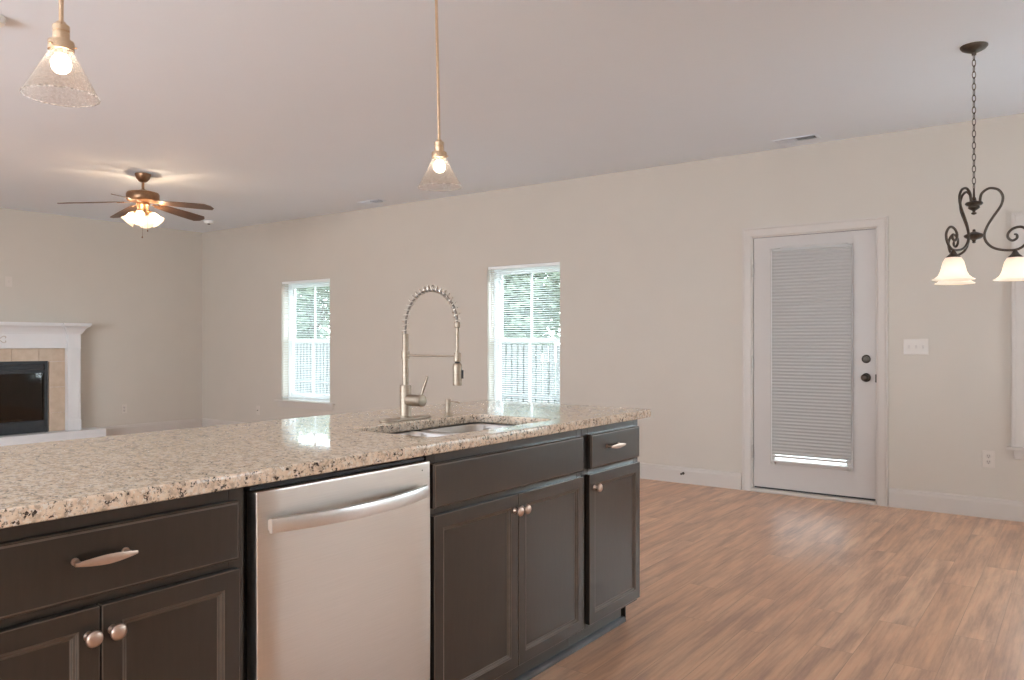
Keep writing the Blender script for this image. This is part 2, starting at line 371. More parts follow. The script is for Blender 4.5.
# ------------------------------------------------------------------ windows in the back wall
def window(name, w, units=1, casing=False):
    x0, x1, z0, z1 = w
    root = sempty(name, ((x0+x1)/2, YB, z0)); hw = (x1-x0)/2; hh = z1-z0
    uw = 2*hw/units
    FY0, FY1 = 0.105, 0.175
    for u in range(units):
        a = -hw+u*uw; b = a+uw
        obj('window_frame', B((a, a+0.035, FY0, FY1, 0, hh), (b-0.035, b, FY0, FY1, 0, hh), (a+0.035, b-0.035, FY0, FY1, hh-0.035, hh), (a+0.035, b-0.035, FY0, FY1, 0, 0.04)), M['vinyl'], root, bevel=0.004)
        mid = hh*0.485; s = 0.038; ia, ib = a+0.036, b-0.036; c = (a+b)/2
        up = obj('upper_sash', B((ia, ia+s, FY0+0.038, FY1-0.005, mid, hh-0.036), (ib-s, ib, FY0+0.038, FY1-0.005, mid, hh-0.036), (ia+s, ib-s, FY0+0.038, FY1-0.005, hh-0.036-s, hh-0.036), (ia+s, ib-s, FY0+0.038, FY1-0.005, mid, mid+0.03), (c-0.011, c+0.011, FY0+0.045, FY0+0.062, mid+0.03, hh-0.036-s)), M['vinyl'], root, bevel=0.003)
        lo = obj('lower_sash', B((ia, ia+s, FY0+0.005, FY0+0.036, 0.041, mid+0.045), (ib-s, ib, FY0+0.005, FY0+0.036, 0.041, mid+0.045), (ia+s, ib-s, FY0+0.005, FY0+0.036, mid, mid+0.045), (ia+s, ib-s, FY0+0.005, FY0+0.036, 0.041, 0.041+s+0.01), (c-0.011, c+0.011, FY0+0.012, FY0+0.029, 0.041+s, mid)), M['vinyl'], root, bevel=0.003)
        obj('window_pane', B((ia+s, ib-s, FY0+0.052, FY0+0.055, mid+0.03, hh-0.036-s)), M['glass'], up)
        obj('window_pane', B((ia+s, ib-s, FY0+0.019, FY0+0.022, 0.041+s+0.01, mid)), M['glass'], lo)
    e = 0.10 if not casing else 0.115
    obj('window_sill', B((-hw-e, hw+e, -0.045, -0.0005, -0.022, 0.0), (-hw+0.001, hw-0.001, -0.0005, 0.10, -0.0005, 0.004)), M['trim'] if casing else M['wall_trim'], root, bevel=0.005)
    obj('window_apron', B((-hw-e+0.04, hw+e-0.04, -0.016, -0.0005, -0.085, -0.0225)), M['trim'] if casing else M['wall_trim'], root, bevel=0.004)
    if casing:
        cw = 0.088
        obj('window_casing', B((-hw-cw, -hw-0.004, -0.018, -0.0005, 0.0, hh+cw), (hw+0.004, hw+cw, -0.018, -0.0005, 0.0, hh+cw), (-hw-0.004, hw+0.004, -0.018, -0.0005, hh+0.004, hh+cw),
                               (-hw-cw, -hw-cw+0.02, -0.026, -0.018, 0.0, hh+cw), (hw+cw-0.02, hw+cw, -0.026, -0.018, 0.0, hh+cw), (-hw-cw+0.02, hw+cw-0.02, -0.026, -0.018, hh+cw-0.02, hh+cw)), M['trim'], root, bevel=0.003)
    return root
M['wall_trim'] = M['trim']
window('window_1', W1); window('window_2', W2); window('window_3', W3, 2, True)

def blind(w, label, x0=None, x1=None, drop=0.0, tilt=-12):
    a, b = (x0 if x0 is not None else w[0]), (x1 if x1 is not None else w[1])
    hh = w[3]-w[2]; hw = (b-a)/2-0.006
    root = thing('window_blind', label, 'blind', ((a+b)/2, YB+0.026, w[2]), group='white mini blinds in the back windows')
    obj('headrail', B((-hw, hw, -0.024, 0.016, hh-0.034, hh-0.002)), M['vinyl'], root, bevel=0.004)
    bm = bmesh.new(); z = hh-0.05; zb = 0.05+drop; w_ = 0.0125; tl = math.radians(tilt)
    while z > zb:
        n = 4; rows = []
        for k in range(n+1):
            u = -1+2*k/n; yy = u*w_; zz = 0.0016*(1-u*u); y2 = yy*math.cos(tl)-zz*math.sin(tl); z2 = yy*math.sin(tl)+zz*math.cos(tl)
            rows.append((bm.verts.new((-hw, y2, z+z2)), bm.verts.new((hw, y2, z+z2))))
        for p, q in zip(rows, rows[1:]): bm.faces.new((p[0], p[1], q[1], q[0]))
        z -= 0.0215
    obj('slats', bm, M['slat'], root)
    obj('bottom_rail', B((-hw, hw, -0.012, 0.012, zb-0.022, zb-0.006)), M['slat'], root, bevel=0.004)
    bm = bmesh.new()
    for xx in (-hw*0.72, hw*0.72):
        for yy in (-0.0135, 0.0135): rod((xx, yy, zb-0.01), (xx, yy, hh-0.03), 0.0009, 6, bm)
    obj('ladder_cord', bm, M['slat'], root)
    obj('tilt_wand', rod((-hw+0.05, -0.027, hh-0.03), (-hw+0.05, -0.03, hh-0.70), 0.003, 8), M['plate_detail'], root, smooth=40)
    return root
blind(W1, 'white mini blind in the narrow window farthest left, nearest the fireplace')
blind(W2, 'white mini blind in the narrow window behind the kitchen faucet')
wm = (W3[0]+W3[1])/2
blind(W3, 'white mini blind in the cased window at the right frame edge', W3[0], wm-0.004)
blind(W3, 'white mini blind in the right half of the cased breakfast window', wm+0.004, W3[1])

# ------------------------------------------------------------------ door
dx0, dx1, dz0, dz1 = -2.1689, -1.2572, 0.040, 2.0417
door = sempty('door_1', ((dx0+dx1)/2, YB, 0)); hw = (dx1-dx0)/2
gx0, gx1, gz0, gz1 = -2.005-door.location.x, -1.447-door.location.x, 0.262, 1.925
Y1, Y2 = 0.012, 0.056
obj('door_leaf', B((-hw, gx0, Y1, Y2, dz0, dz1), (gx1, hw, Y1, Y2, dz0, dz1), (gx0, gx1, Y1, Y2, dz0, gz0), (gx0, gx1, Y1, Y2, gz1, dz1)), M['door'], door)
fw = 0.03
obj('glazing_frame', B((gx0-fw, gx0+0.012, 0.0, Y1+0.004, gz0-fw, gz1+fw), (gx1-0.012, gx1+fw, 0.0, Y1+0.004, gz0-fw, gz1+fw), (gx0+0.012, gx1-0.012, 0.0, Y1+0.004, gz1-0.012, gz1+fw), (gx0+0.012, gx1-0.012, 0.0, Y1+0.004, gz0-fw, gz0+0.012)), M['door'], door, bevel=0.006)
obj('door_pane', B((gx0, gx1, 0.03, 0.036, gz0, gz1)), M['glass'], door)
obj('threshold', B((-hw-0.012, hw+0.012, -0.03, 0.14, 0.0, 0.026)), M['trim'], door, bevel=0.006)
obj('door_sweep', B((-hw+0.004, hw-0.004, 0.02, 0.05, 0.026, 0.037)), M['rubber'], door)
obj('door_jamb', B((-hw-0.012, -hw-0.003, 0.0, T, 0.026, dz1+0.010), (hw+0.003, hw+0.012, 0.0, T, 0.026, dz1+0.010), (-hw-0.003, hw+0.003, 0.0, T, dz1+0.003, dz1+0.010),
                   (-hw-0.003, -hw+0.012, Y2+0.004, Y2+0.02, 0.026, dz1+0.003), (hw-0.012, hw+0.003, Y2+0.004, Y2+0.02, 0.026, dz1+0.003), (-hw+0.012, hw-0.012, Y2+0.004, Y2+0.02, dz1-0.012, dz1+0.003)), M['trim'], door)
obj('weatherstrip', B((-hw-0.003, -hw-0.0002, 0.016, 0.05, dz0, dz1), (hw+0.0002, hw+0.003, 0.016, 0.05, dz0, dz1), (-hw, hw, 0.016, 0.05, dz1+0.0002, dz1+0.003)), M['rubber'], door)
for z in (1.78, 1.043, 0.322):
    bm = B((-hw-0.013, -hw-0.001, -0.001, 0.003, z-0.05, z+0.05)); cyl(0.0065, z-0.052, z+0.052, 12, bm, Matrix.Translation((-hw-0.004, -0.006, 0)))
    obj('hinge', bm, M['hinge'], door)
kx = -1.32-door.location.x
RX = Matrix.Rotation(PI/2, 4, 'X')
def at(x, y, z, m_=RX): return Matrix.Translation((x, y, z)) @ m_
bm = lathe([(0, -0.002), (0.030, -0.002), (0.032, 0.004), (0.028, 0.010), (0.020, 0.014), (0.020, 0.020), (0, 0.021)], 28, None, at(kx, Y1-0.001, 1.078))
box(bm, kx-0.004, kx+0.004, Y1-0.036, Y1-0.020, 1.066, 1.090)
obj('deadbolt', bm, M['nickel_dark'], door, smooth=35)
obj('door_knob', lathe([(0, -0.002), (0.031, -0.002), (0.033, 0.004), (0.028, 0.009), (0.013, 0.013), (0.011, 0.030), (0.020, 0.038), (0.027, 0.050), (0.026, 0.060), (0.018, 0.067), (0, 0.069)], 28, None, at(kx, Y1-0.001, 0.94)), M['nickel_dark'], door, smooth=50)
obj('strike_plate', B((hw+0.0005, hw+0.010, -0.0015, 0.002, 0.905, 0.965)), M['nickel_dark'], door)
# casing
ox, cx0, cx1, ct = door.location.x, -2.255, -1.168, 2.128
ci0, ci1, cit = dx0-0.012, dx1+0.012, dz1+0.010
def casing_v(bm, xo, xi, z0, z1):
    s = 1 if xi > xo else -1; wd = abs(xi-xo)
    pr = [(0, 0), (0, 0.020), (0.012, 0.020), (0.020, 0.015), (wd*0.72, 0.013), (wd-0.008, 0.011), (wd, 0.006), (wd, 0)]
    A = [bm.verts.new((xo+s*u, YB-d, z0)) for u, d in pr]
    Bv = [bm.verts.new((xo+s*u, YB-d, z1-u)) for u, d in pr]
    bm.faces.new(A); bm.faces.new(Bv)
    for i in range(len(pr)): j = (i+1) % len(pr); bm.faces.new((A[i], A[j], Bv[j], Bv[i]))
    return pr
bm = bmesh.new(); casing_v(bm, cx0, ci0, 0, ct); pr = casing_v(bm, cx1, ci1, 0, ct)
A = [bm.verts.new((cx0+u, YB-d, ct-u)) for u, d in pr]; Bv = [bm.verts.new((cx1-u, YB-d, ct-u)) for u, d in pr]
for i in range(len(pr)): j = (i+1) % len(pr); bm.faces.new((A[i], A[j], Bv[j], Bv[i]))
struct(obj('trim_1', bm, M['trim']))

M['cell_rail'] = mat('shade_headrail_grey', (0.48, 0.47, 0.455), 0.5)
# shade mounted on the door
sh = thing('cellular_shade', 'grey pleated cellular shade covering the glass of the white back door', 'shade', (-1.714, YB, 0))
a, b = -2.008+1.714, -1.418+1.714
obj('headrail', B((a-0.003, b+0.003, -0.034, -0.004, 1.918, 1.942)), M['cell_rail'], sh, bevel=0.004)
bm = bmesh.new(); z = 1.914; st = 0.0130; rows = []
i = 0
while z > 0.306:
    d = 0.007 if i % 2 else 0.0
    rows.append(((a, -0.030+d*0.5, z), (b, -0.030+d*0.5, z), (a, -0.012-d*0.5, z), (b, -0.012-d*0.5, z))); z -= st; i += 1
V = [[bm.verts.new(p) for p in r] for r in rows]
for p, q in zip(V, V[1:]):
    bm.faces.new((p[0], p[1], q[1], q[0])); bm.faces.new((p[2], p[3], q[3], q[2]))
obj('pleated_fabric', bm, M['cell'], sh)
obj('bottom_rail', B((a, b, -0.030, -0.012, 0.292, 0.308)), M['door'], sh, bevel=0.003)
obj('hold_down_rail', B((a-0.004, b+0.004, -0.026, -0.002, 0.253, 0.268)), M['door'], sh, bevel=0.003)
for xx in (a+0.012, b-0.012): obj('bracket', B((xx-0.008, xx+0.008, -0.02, -0.001, 0.232, 0.2525)), M['hinge'], sh, bevel=0.002)
for xx in (a+0.035, b-0.045): obj('mounting_clip', B((xx-0.018, xx+0.018, -0.036, -0.001, 1.9425, 1.948)), M['hinge'], sh, bevel=0.001)
bm = bmesh.new()
for xx in (a-0.006, b+0.006): rod((xx, -0.02, 0.26), (xx, -0.02, 1.93), 0.0014, 6, bm)
obj('guide_cord', bm, M['slat'], sh)

# ------------------------------------------------------------------ island worktop
ts = obj('countertop', plate2d([(-1.503-0.040, 3.088), (-2.43, 3.088), (-2.43, -0.24), (-1.503, -0.24), (-1.503, 3.088-0.040), (-1.503-0.012, 3.088-0.012)],
                               [rrect(-1.972, -1.602, 1.765, 2.445, 0.035)[::-1]], 0.8806, 0.914, 0.006), M['granite'], smooth=45)
tag(ts, 'long speckled beige granite worktop of the kitchen island, with a sink cut-out', 'countertop')

sink = thing('sink', 'stainless steel double bowl sink set under the granite worktop', 'sink', (-1.787, 2.105, 0.8806))
def bowl(y0, y1, depth):
    bm = bmesh.new(); x0, x1 = -0.192, 0.192; rings = []
    spec = [(-0.012, -0.001, 0.045), (0.0, -0.001, 0.04), (0.004, -0.006, 0.04), (0.010, -0.05, 0.045), (0.016, -depth+0.04, 0.05), (0.030, -depth+0.012, 0.05), (0.055, -depth, 0.05)]
    for ins, z, r in spec:
        rings.append([bm.verts.new((x, y, z)) for x, y in rrect(x0+ins, x1-ins, y0+ins, y1-ins, r)])
    for p, q in zip(rings, rings[1:]):
        for i in range(len(p)): j = (i+1) % len(p); bm.faces.new((p[i], p[j], q[j], q[i]))
    bm.faces.new(rings[-1]); return bm
for (p, q, dp) in ((-0.345, -0.020, 0.17), (0.012, 0.345, 0.20)):
    bo = obj('sink_bowl', bowl(p, q, dp), M['sink'], sink, smooth=50)
    so = bo.modifiers.new('thick', 'SOLIDIFY'); so.thickness = 0.0015; so.offset = 1
    obj('drain', lathe([(0, -dp+0.001), (0.028, -dp+0.001), (0.032, -dp+0.004), (0.043, -dp+0.004), (0.045, -dp+0.0005)], 24, None, Matrix.Translation((0, (p+q)/2, 0))), M['steel_bright'], bo, smooth=40)

# ------------------------------------------------------------------ faucet
M['coil'] = mottled('spring_steel', (0.66, 0.60, 0.54), (0.72, 0.66, 0.6), 20, 0.3, metal=1.0)
fa = thing('kitchen_faucet', 'tall brushed nickel spring-neck faucet standing behind the sink', 'faucet', (-2.045, 2.11, 0.914))
obj('deck_plate', plate2d(rrect(-0.028, 0.028, -0.125, 0.125, 0.027, 8), [], 0.0004, 0.007, 0.002), M['faucet'], fa, smooth=40)
obj('faucet_body', lathe([(0, 0.007), (0.025, 0.007), (0.025, 0.013), (0.0215, 0.015), (0.0215, 0.126), (0.020, 0.129), (0.0125, 0.130), (0, 0.130)], 32), M['faucet'], fa, smooth=35)
obj('riser', lathe([(0, 0.130), (0.0118, 0.130), (0.0118, 0.318), (0.0105, 0.321), (0, 0.321)], 24), M['faucet'], fa, smooth=35)
obj('collar', lathe([(0.012, 0.226), (0.0152, 0.227), (0.0152, 0.255), (0.012, 0.256)], 24), M['faucet'], fa, smooth=35)
R = 0.1265; zc = 0.357
def arch(u):  # u 0..1 along path: up, half circle, down
    L1 = zc-0.321; L2 = PI*R; L3 = 0.004; s = u*(L1+L2+L3)
    if s < L1: return Vector((0, 0, 0.321+s))
    if s < L1+L2:
        an = PI-(s-L1)/R; return Vector((R+R*math.cos(an), 0, zc+R*math.sin(an)))
    return Vector((2*R, 0, zc-(s-L1-L2)))
turns = 22; n = turns*14; pts = []
for i in range(n+1):
    u = i/n; c = arch(u); t = (arch(min(1, u+1e-3))-arch(max(0, u-1e-3))).normalized(); nn = Vector((0, 1, 0)); bb = t.cross(nn)
    a = 2*PI*turns*u; pts.append(c+nn*math.cos(a)*0.0115+bb*math.sin(a)*0.0115)
obj('spring', tube(pts, 0.0019, 6), M['coil'], fa, smooth=60)
ctr = Vector((R, 0, zc))
obj('hose', tube([arch(i/60)+((ctr-arch(i/60)).normalized()*0.0055*math.sin(PI*i/60)) for i in range(61)], 0.0042, 10), M['hose'], fa, smooth=60)
hx = 2*R
obj('spring_cap', lathe([(0, 0.360), (0.0095, 0.360), (0.0105, 0.357), (0.0105, 0.342), (0.0080, 0.339), (0, 0.339)], 20, None, Matrix.Translation((hx, 0, 0))), M['faucet'], fa, smooth=35)
obj('neck_tube', rod((hx, 0, 0.25), (hx, 0, 0.340), 0.0062, 16), M['faucet'], fa, smooth=40)
obj('support_arm', tube([(0.012, 0, 0.240), (0.07, 0, 0.2400), (hx-0.018, 0, 0.2405), (hx-0.011, 0, 0.240)], 0.0042, 12), M['faucet'], fa, smooth=40)
obj('holder', lathe([(0, 0.252), (0.0115, 0.252), (0.0125, 0.250), (0.0125, 0.222), (0.0100, 0.219), (0, 0.219)], 24, None, Matrix.Translation((hx, 0, 0))), M['faucet'], fa, smooth=35)
sp = obj('spray_head', lathe([(0, 0.214), (0.013, 0.214), (0.0160, 0.208), (0.0165, 0.200), (0.0165, 0.140), (0.0160, 0.136), (0.012, 0.135), (0, 0.135)], 28, None, Matrix.Translation((hx, 0, 0))), M['faucet'], fa, smooth=35)
obj('seal_ring', cyl(0.0095, 0.213, 0.220, 20, None, Matrix.Translation((hx, 0, 0))), M['rubber'], sp, smooth=35)
obj('spray_button', B((hx+0.0155, hx+0.0195, 0.004, 0.012, 0.160, 0.190)), M['rubber'], sp, bevel=0.001)
bd = Vector((1.0, -0.03, 0.0)).normalized(); p0 = Vector((0, 0, 0.074)); p1 = p0+bd*0.090
mx, L = align(p0, p1)
obj('valve_barrel', lathe([(0, 0.015), (0.0215, 0.015), (0.0215, L-0.016), (0.0205, L-0.015), (0.0205, L-0.013), (0.0220, L-0.012), (0.0220, L-0.001), (0.0205, L), (0, L)], 28, None, mx), M['faucet'], fa, smooth=35)
pl = p0+bd*(L-0.007)+Vector((0, 0, 0.018))
obj('lever_handle', tube([pl, pl+Vector((0.010, 0.002, 0.03)), pl+Vector((0.026, 0.005, 0.072))], [0.0052, 0.005, 0.0042], 12), M['faucet'], fa, smooth=50)

so_ = thing('soap_dispenser', 'small brushed nickel soap dispenser on the worktop beside the faucet', 'soap dispenser', (-2.03, 2.335, 0.914))
obj('pump_base', lathe([(0, 0.0004), (0.018, 0.0004), (0.018, 0.004), (0.0125, 0.009), (0.0125, 0.013), (0.0120, 0.060), (0.0110, 0.064), (0, 0.065)], 24), M['faucet'], so_, smooth=40)
obj('spout', tube([(0.0, 0, 0.054), (0.02, 0.004, 0.056), (0.042, 0.008, 0.054), (0.050, 0.010, 0.050)], 0.0034, 10), M['faucet'], so_, smooth=50)

# ------------------------------------------------------------------ base cabinets (local x=0 is the front of the doors, y along the island)
FX = -1.538
def panel_front(w, h, rail=0.058, th=0.02, rec=0.008, flat=False):
    """front in the y-z plane, face towards +x, x from -th to 0"""
    bm = bmesh.new(); vs = box(bm, -th, 0, 0, w, 0, h)
    bm.normal_update(); bm.faces.ensure_lookup_table()
    f = max(bm.faces, key=lambda f: f.calc_center_median().x)
    if not flat:
        r = bmesh.ops.inset_region(bm, faces=[f], thickness=rail, depth=0)
        r = bmesh.ops.inset_region(bm, faces=[f], thickness=0.004, depth=0)
        for v in f.verts: v.co.x -= 0.0045
        r = bmesh.ops.inset_region(bm, faces=[f], thickness=0.006, depth=0)
        r = bmesh.ops.inset_region(bm, faces=[f], thickness=0.004, depth=0)
        for v in f.verts: v.co.x -= rec-0.0035
    else:
        bmesh.ops.inset_region(bm, faces=[f], thickness=0.007, depth=0)
        for v in bm.verts:
            if v.co.x > -1e-6 and (abs(v.co.y) < 1e-6 or abs(v.co.y-w) < 1e-6 or abs(v.co.z) < 1e-6 or abs(v.co.z-h) < 1e-6): v.co.x -= 0.0045
    return bm
RY = Matrix.Rotation(PI/2, 4, 'Y')
def knob(parent, y, z):
    return obj('knob', lathe([(0, 0), (0.0095, 0), (0.0090, 0.003), (0.0055, 0.006), (0.0050, 0.012), (0.0085, 0.017), (0.0155, 0.021), (0.0165, 0.024), (0.0150, 0.028), (0.009, 0.0305), (0, 0.031)], 24, None, Matrix.Translation((0, y, z)) @ RY), M['knob'], parent, smooth=50)
def pull(parent, y, z, L=0.096):
    bm = bmesh.new(); n = 16; rings = []
    for i in range(n+1):
        u = -1+2*i/n; yy = y+u*L*0.62; hgt = 0.0030+0.0065*(1-abs(u)**1.6); x = 0.026+0.004*(1-u*u); t_ = 0.0035
        rings.append([bm.verts.new(p) for p in ((x-t_, yy, z-hgt*0.8), (x+t_*0.6, yy, z-hgt), (x+t_, yy, z), (x+t_*0.6, yy, z+hgt), (x-t_, yy, z+hgt*0.8))])
    for p, q in zip(rings, rings[1:]):
        for k in range(5): bm.faces.new((p[k], p[(k+1) % 5], q[(k+1) % 5], q[k]))
    bm.faces.new(rings[0]); bm.faces.new(rings[-1])
    for s in (-1, 1): rod((0, y+s*L*0.5, z), (0.026, y+s*L*0.5, z), 0.0042, 12, bm); cyl(0.0075, 0, 0.003, 14, bm, Matrix.Translation((0, y+s*L*0.5, z)) @ RY)
    return obj('drawer_pull', bm, M['knob'], parent, smooth=50)
CD = 0.60; ZT = 0.880; FF = -0.021
M['rub'] = mottled('rubbed_stain_edge', (0.088, 0.067, 0.051), (0.115, 0.087, 0.066), 30, 0.3)  # lighter edge colour stands in for light caught on door and drawer edges
def edge_highlight(o): o.data.materials.append(M['rub']); o.modifiers['bevel'].material = 1
def cabinet(label, y0, y1, doors, drawers, stiles=(0.04, 0.04), end=None, zd=(0.112, 0.692), zw=(0.712, 0.8456), toe_trim=0.0):
    """doors: list of (ya, yb, knob_y or None); drawers: (ya, yb, pull_y or None)"""
    r = thing('base_cabinet', label, 'cabinet', (FX, y0, 0)); w = y1-y0; th = 0.018
    bx = [(-CD, FF-0.019, 0, th, 0.092, ZT), (-CD, FF-0.019, w-th, w, 0.092, ZT), (-CD, FF-0.019, th, w-th, 0.092, 0.092+th), (-CD, -CD+0.012, th, w-th, 0.092+th, ZT), (-CD+0.012, FF-0.019, th, w-th, ZT-0.3, ZT-0.29)]
    obj('carcass', B(*bx[:4]), M['cab'], r, bevel=0.001)
    s0, s1 = stiles; zm0, zm1 = 0.68, 0.72
    obj('face_frame', B((FF-0.0185, FF, 0, s0, 0.092, ZT), (FF-0.0185, FF, w-s1, w, 0.092, ZT), (FF-0.0185, FF, s0, w-s1, ZT-0.045, ZT), (FF-0.0185, FF, s0, w-s1, zm0, zm1), (FF-0.0185, FF, s0, w-s1, 0.092, 0.13)), M['cab'], r, bevel=0.0015)
    obj('toe_kick', B((-0.09, -0.078, 0.0, w-toe_trim, 0.0, 0.0915)), M['cab'], r)
    obj('shoe_moulding', extrude_profile([(-0.0775, 0.0), (-0.0595, 0.0), (-0.0595, 0.008), (-0.062, 0.015), (-0.068, 0.020), (-0.0775, 0.021)], 'y', 0.0, w-toe_trim+(0.012 if toe_trim else 0)), M['shoe'], r)
    for ya, yb, ky in doors:
        d = obj('cabinet_door', panel_front(yb-ya, zd[1]-zd[0]), M['cab'], r, (0, ya-y0, zd[0]), bevel=0.0026, seg=2); edge_highlight(d)
        if ky is not None: knob(d, ky-ya, 0.640-zd[0])
    for ya, yb, py in drawers:
        d = obj('drawer_front', panel_front(yb-ya, zw[1]-zw[0], flat=True), M['cab'], r, (0, ya-y0, zw[0]), bevel=0.0024, seg=2); edge_highlight(d)
        if py is not None: pull(d, py-ya, 0.788-zw[0])
    return r
M['shoe'] = mottled('shoe_moulding_stain', (0.10, 0.10, 0.105), (0.13, 0.13, 0.135), 10, 0.2)
cabinet('dark espresso base cabinet under the worktop end nearest the camera, mostly left of view', -0.20, 0.418, [(-0.185, 0.110, 0.08), (0.114, 0.405, 0.145)], [(-0.185, 0.405, 0.11)])
cabinet('dark espresso base cabinet left of the dishwasher, one wide drawer over two doors', 0.420, 1.079, [(0.438, 0.745, 0.723), (0.749, 1.056, 0.769)], [(0.438, 1.056, 0.746)])
cabinet('dark espresso sink base cabinet right of the dishwasher, two doors under a false front', 1.694, 2.567, [(1.708, 2.1275, 2.107), (2.1315, 2.553, 2.149)], [(1.708, 2.553, None)], stiles=(0.035, 0.035))
nc = cabinet('narrow dark espresso cabinet at the island end, one small drawer over one door', 2.569, 3.030, [(2.597, 3.016, 2.632)], [(2.612, 3.016, 2.776)], stiles=(0.045, 0.035), toe_trim=0.04)
# finished end panel of the island and its back
obj('end_panel', extrude_profile([(FF-0.0005, 0.125), (FF-0.012, 0.105), (-0.078, 0.0905), (-0.078, 0.0), (-CD-0.014, 0.0), (-CD-0.014, ZT), (FF-0.0005, ZT)], 'y', 0.4612, 0.4662), M['cab'], nc)
bp = obj('island_back_panel', B((FX-CD-0.013, FX-CD-0.0005, -0.20, 3.029, 0.0, ZT)), M['cab']); tag(bp, 'dark flat panel closing the far side of the kitchen island', 'panel')

# ------------------------------------------------------------------ dishwasher
dw = thing('dishwasher', 'stainless steel dishwasher with a bowed bar handle built into the island', 'dishwasher', (-1.538, 1.082, 0))
obj('tub', B((-0.56, -0.045, 0.006, 0.604, 0.10, 0.868)), M['dark'], dw)
obj('control_strip', B((-0.044, -0.018, 0.012, 0.600, 0.8585, 0.8675), (-0.044, -0.012, 0.030, 0.25, 0.8675, 0.872)), M['rubber'], dw, bevel=0.001)
bm = bmesh.new(); rows = []
for i, z in enumerate([0.095, 0.11, 0.2, 0.35, 0.5, 0.65, 0.78, 0.85, 0.8575]):
    bow = 0.003*math.sin(PI*(z-0.095)/0.7625); n = 8
    rows.append([bm.verts.new((0.0+bow+0.0008*(1-(2*k/n-1)**2), 0.0165+0.5905*k/n, z)) for k in range(n+1)])
for p, q in zip(rows, rows[1:]):
    for k in range(len(p)-1): bm.faces.new((p[k], p[k+1], q[k+1], q[k]))
dp = obj('door_panel', bm, M['steel'], dw, smooth=30)
s = dp.modifiers.new('t', 'SOLIDIFY'); s.thickness = 0.04; s.offset = -1
b_ = dp.modifiers.new('b', 'BEVEL'); b_.width = 0.003; b_.segments = 2; b_.limit_method = 'ANGLE'
bm = bmesh.new(); n = 24; rings = []
for i in range(n+1):
    u = -1+2*i/n; y = 0.310+u*0.266; x = 0.016+0.046*(1-u*u); hh = 0.0185
    rings.append([bm.verts.new(p) for p in ((x-0.005, y, 0.776-hh), (x+0.004, y, 0.776-hh+0.002), (x+0.0055, y, 0.776-0.010), (x+0.0055, y, 0.776+0.010), (x+0.004, y, 0.776+hh-0.002), (x-0.005, y, 0.776+hh))])
for p, q in zip(rings, rings[1:]):
    for k in range(6): bm.faces.new((p[k], p[(k+1) % 6], q[(k+1) % 6], q[k]))
bm.faces.new(rings[0]); bm.faces.new(rings[-1])
for s_ in (-1, 1):
    y = 0.310+s_*0.255; box(bm, 0.0005, 0.020, y-0.008, y+0.008, 0.776-0.012, 0.776+0.012)
obj('bar_handle', bm, M['steel_bright'], dw, smooth=40)
obj('kick_plate', B((-0.075, -0.060, 0.006, 0.604, 0.006, 0.092)), M['rubber'], dw)
obj('screw', cyl(0.002, 0, 0.0008, 10, None, Matrix.Translation((0.0035, 0.570, 0.835)) @ RY), M['nickel_dark'], dw)

# ------------------------------------------------------------------ pendants
def pendant(label, loc, tilt):
    r = thing('pendant_light', label, 'pendant light', loc, group='glass cone pendants over the island'); r.rotation_euler = (tilt, 0, 0)
    d = lambda z: z-ZC
    obj('ceiling_canopy', lathe([(0, 0.0), (0.062, -0.001), (0.062, -0.012), (0.052, -0.022), (0.012, -0.028), (0, -0.028)], 28), M['brass'], r, smooth=40)
    obj('rod', rod((0, 0, -0.028), (0, 0, d(1.965)), 0.0055, 14), M['brass'], r, smooth=40)
    obj('socket', lathe([(0, d(1.968)), (0.010, d(1.966)), (0.012, d(1.962)), (0.0185, d(1.957)), (0.0185, d(1.944)), (0.0172, d(1.943)), (0.0172, d(1.941)), (0.0185, d(1.940)), (0.0185, d(1.922)), (0.0275, d(1.920)), (0.0285, d(1.916)), (0.0285, d(1.898)), (0.0262, d(1.897)), (0.020, d(1.900)), (0.014, d(1.893)), (0.014, d(1.889)), (0, d(1.889))], 28), M['brass'], r, smooth=35)
    for k in range(3):
        a = k*2*PI/3+0.9; bm = rod((0.026*math.cos(a), 0.026*math.sin(a), d(1.907)), (0.031*math.cos(a), 0.031*math.sin(a), d(1.907)), 0.0020, 8); 
        lathe([(0, -0.0035), (0.0035, 0), (0, 0.0035)], 8, bm, Matrix.Translation((0.032*math.cos(a), 0.032*math.sin(a), d(1.907))))
        obj('thumb_screw', bm, M['brass'], r, smooth=40)
    prof = [(0.0240, d(1.913)), (0.0245, d(1.900)), (0.028, d(1.893)), (0.056, d(1.840)), (0.0835, d(1.789)), (0.0815, d(1.789)), (0.054, d(1.841)), (0.0265, d(1.892)), (0.0225, d(1.899)), (0.0220, d(1.913))]
    s = obj('glass_shade', lathe(prof, 48), M['shade_glass'], r, smooth=50)
    obj('rim', tube([(0.0828*math.cos(2*PI*i/48), 0.0828*math.sin(2*PI*i/48), d(1.789)) for i in range(48)], 0.0016, 8, closed=True), M['shade_rim'], s, smooth=60)
    obj('light_bulb', lathe([(0, d(1.893)), (0.012, d(1.892)), (0.013, d(1.886)), (0.0195, d(1.878)), (0.0225, d(1.867)), (0.020, d(1.854)), (0.012, d(1.846)), (0, d(1.843))], 24), M['bulb'], r, smooth=60)
    return r
pendant('glass cone pendant at upper left, over the near end of the island', (-1.97, 0.863, ZC), 0)
pendant('glass cone pendant over the sink, farther along the island', (-1.97, 2.190, ZC), math.radians(1.7))

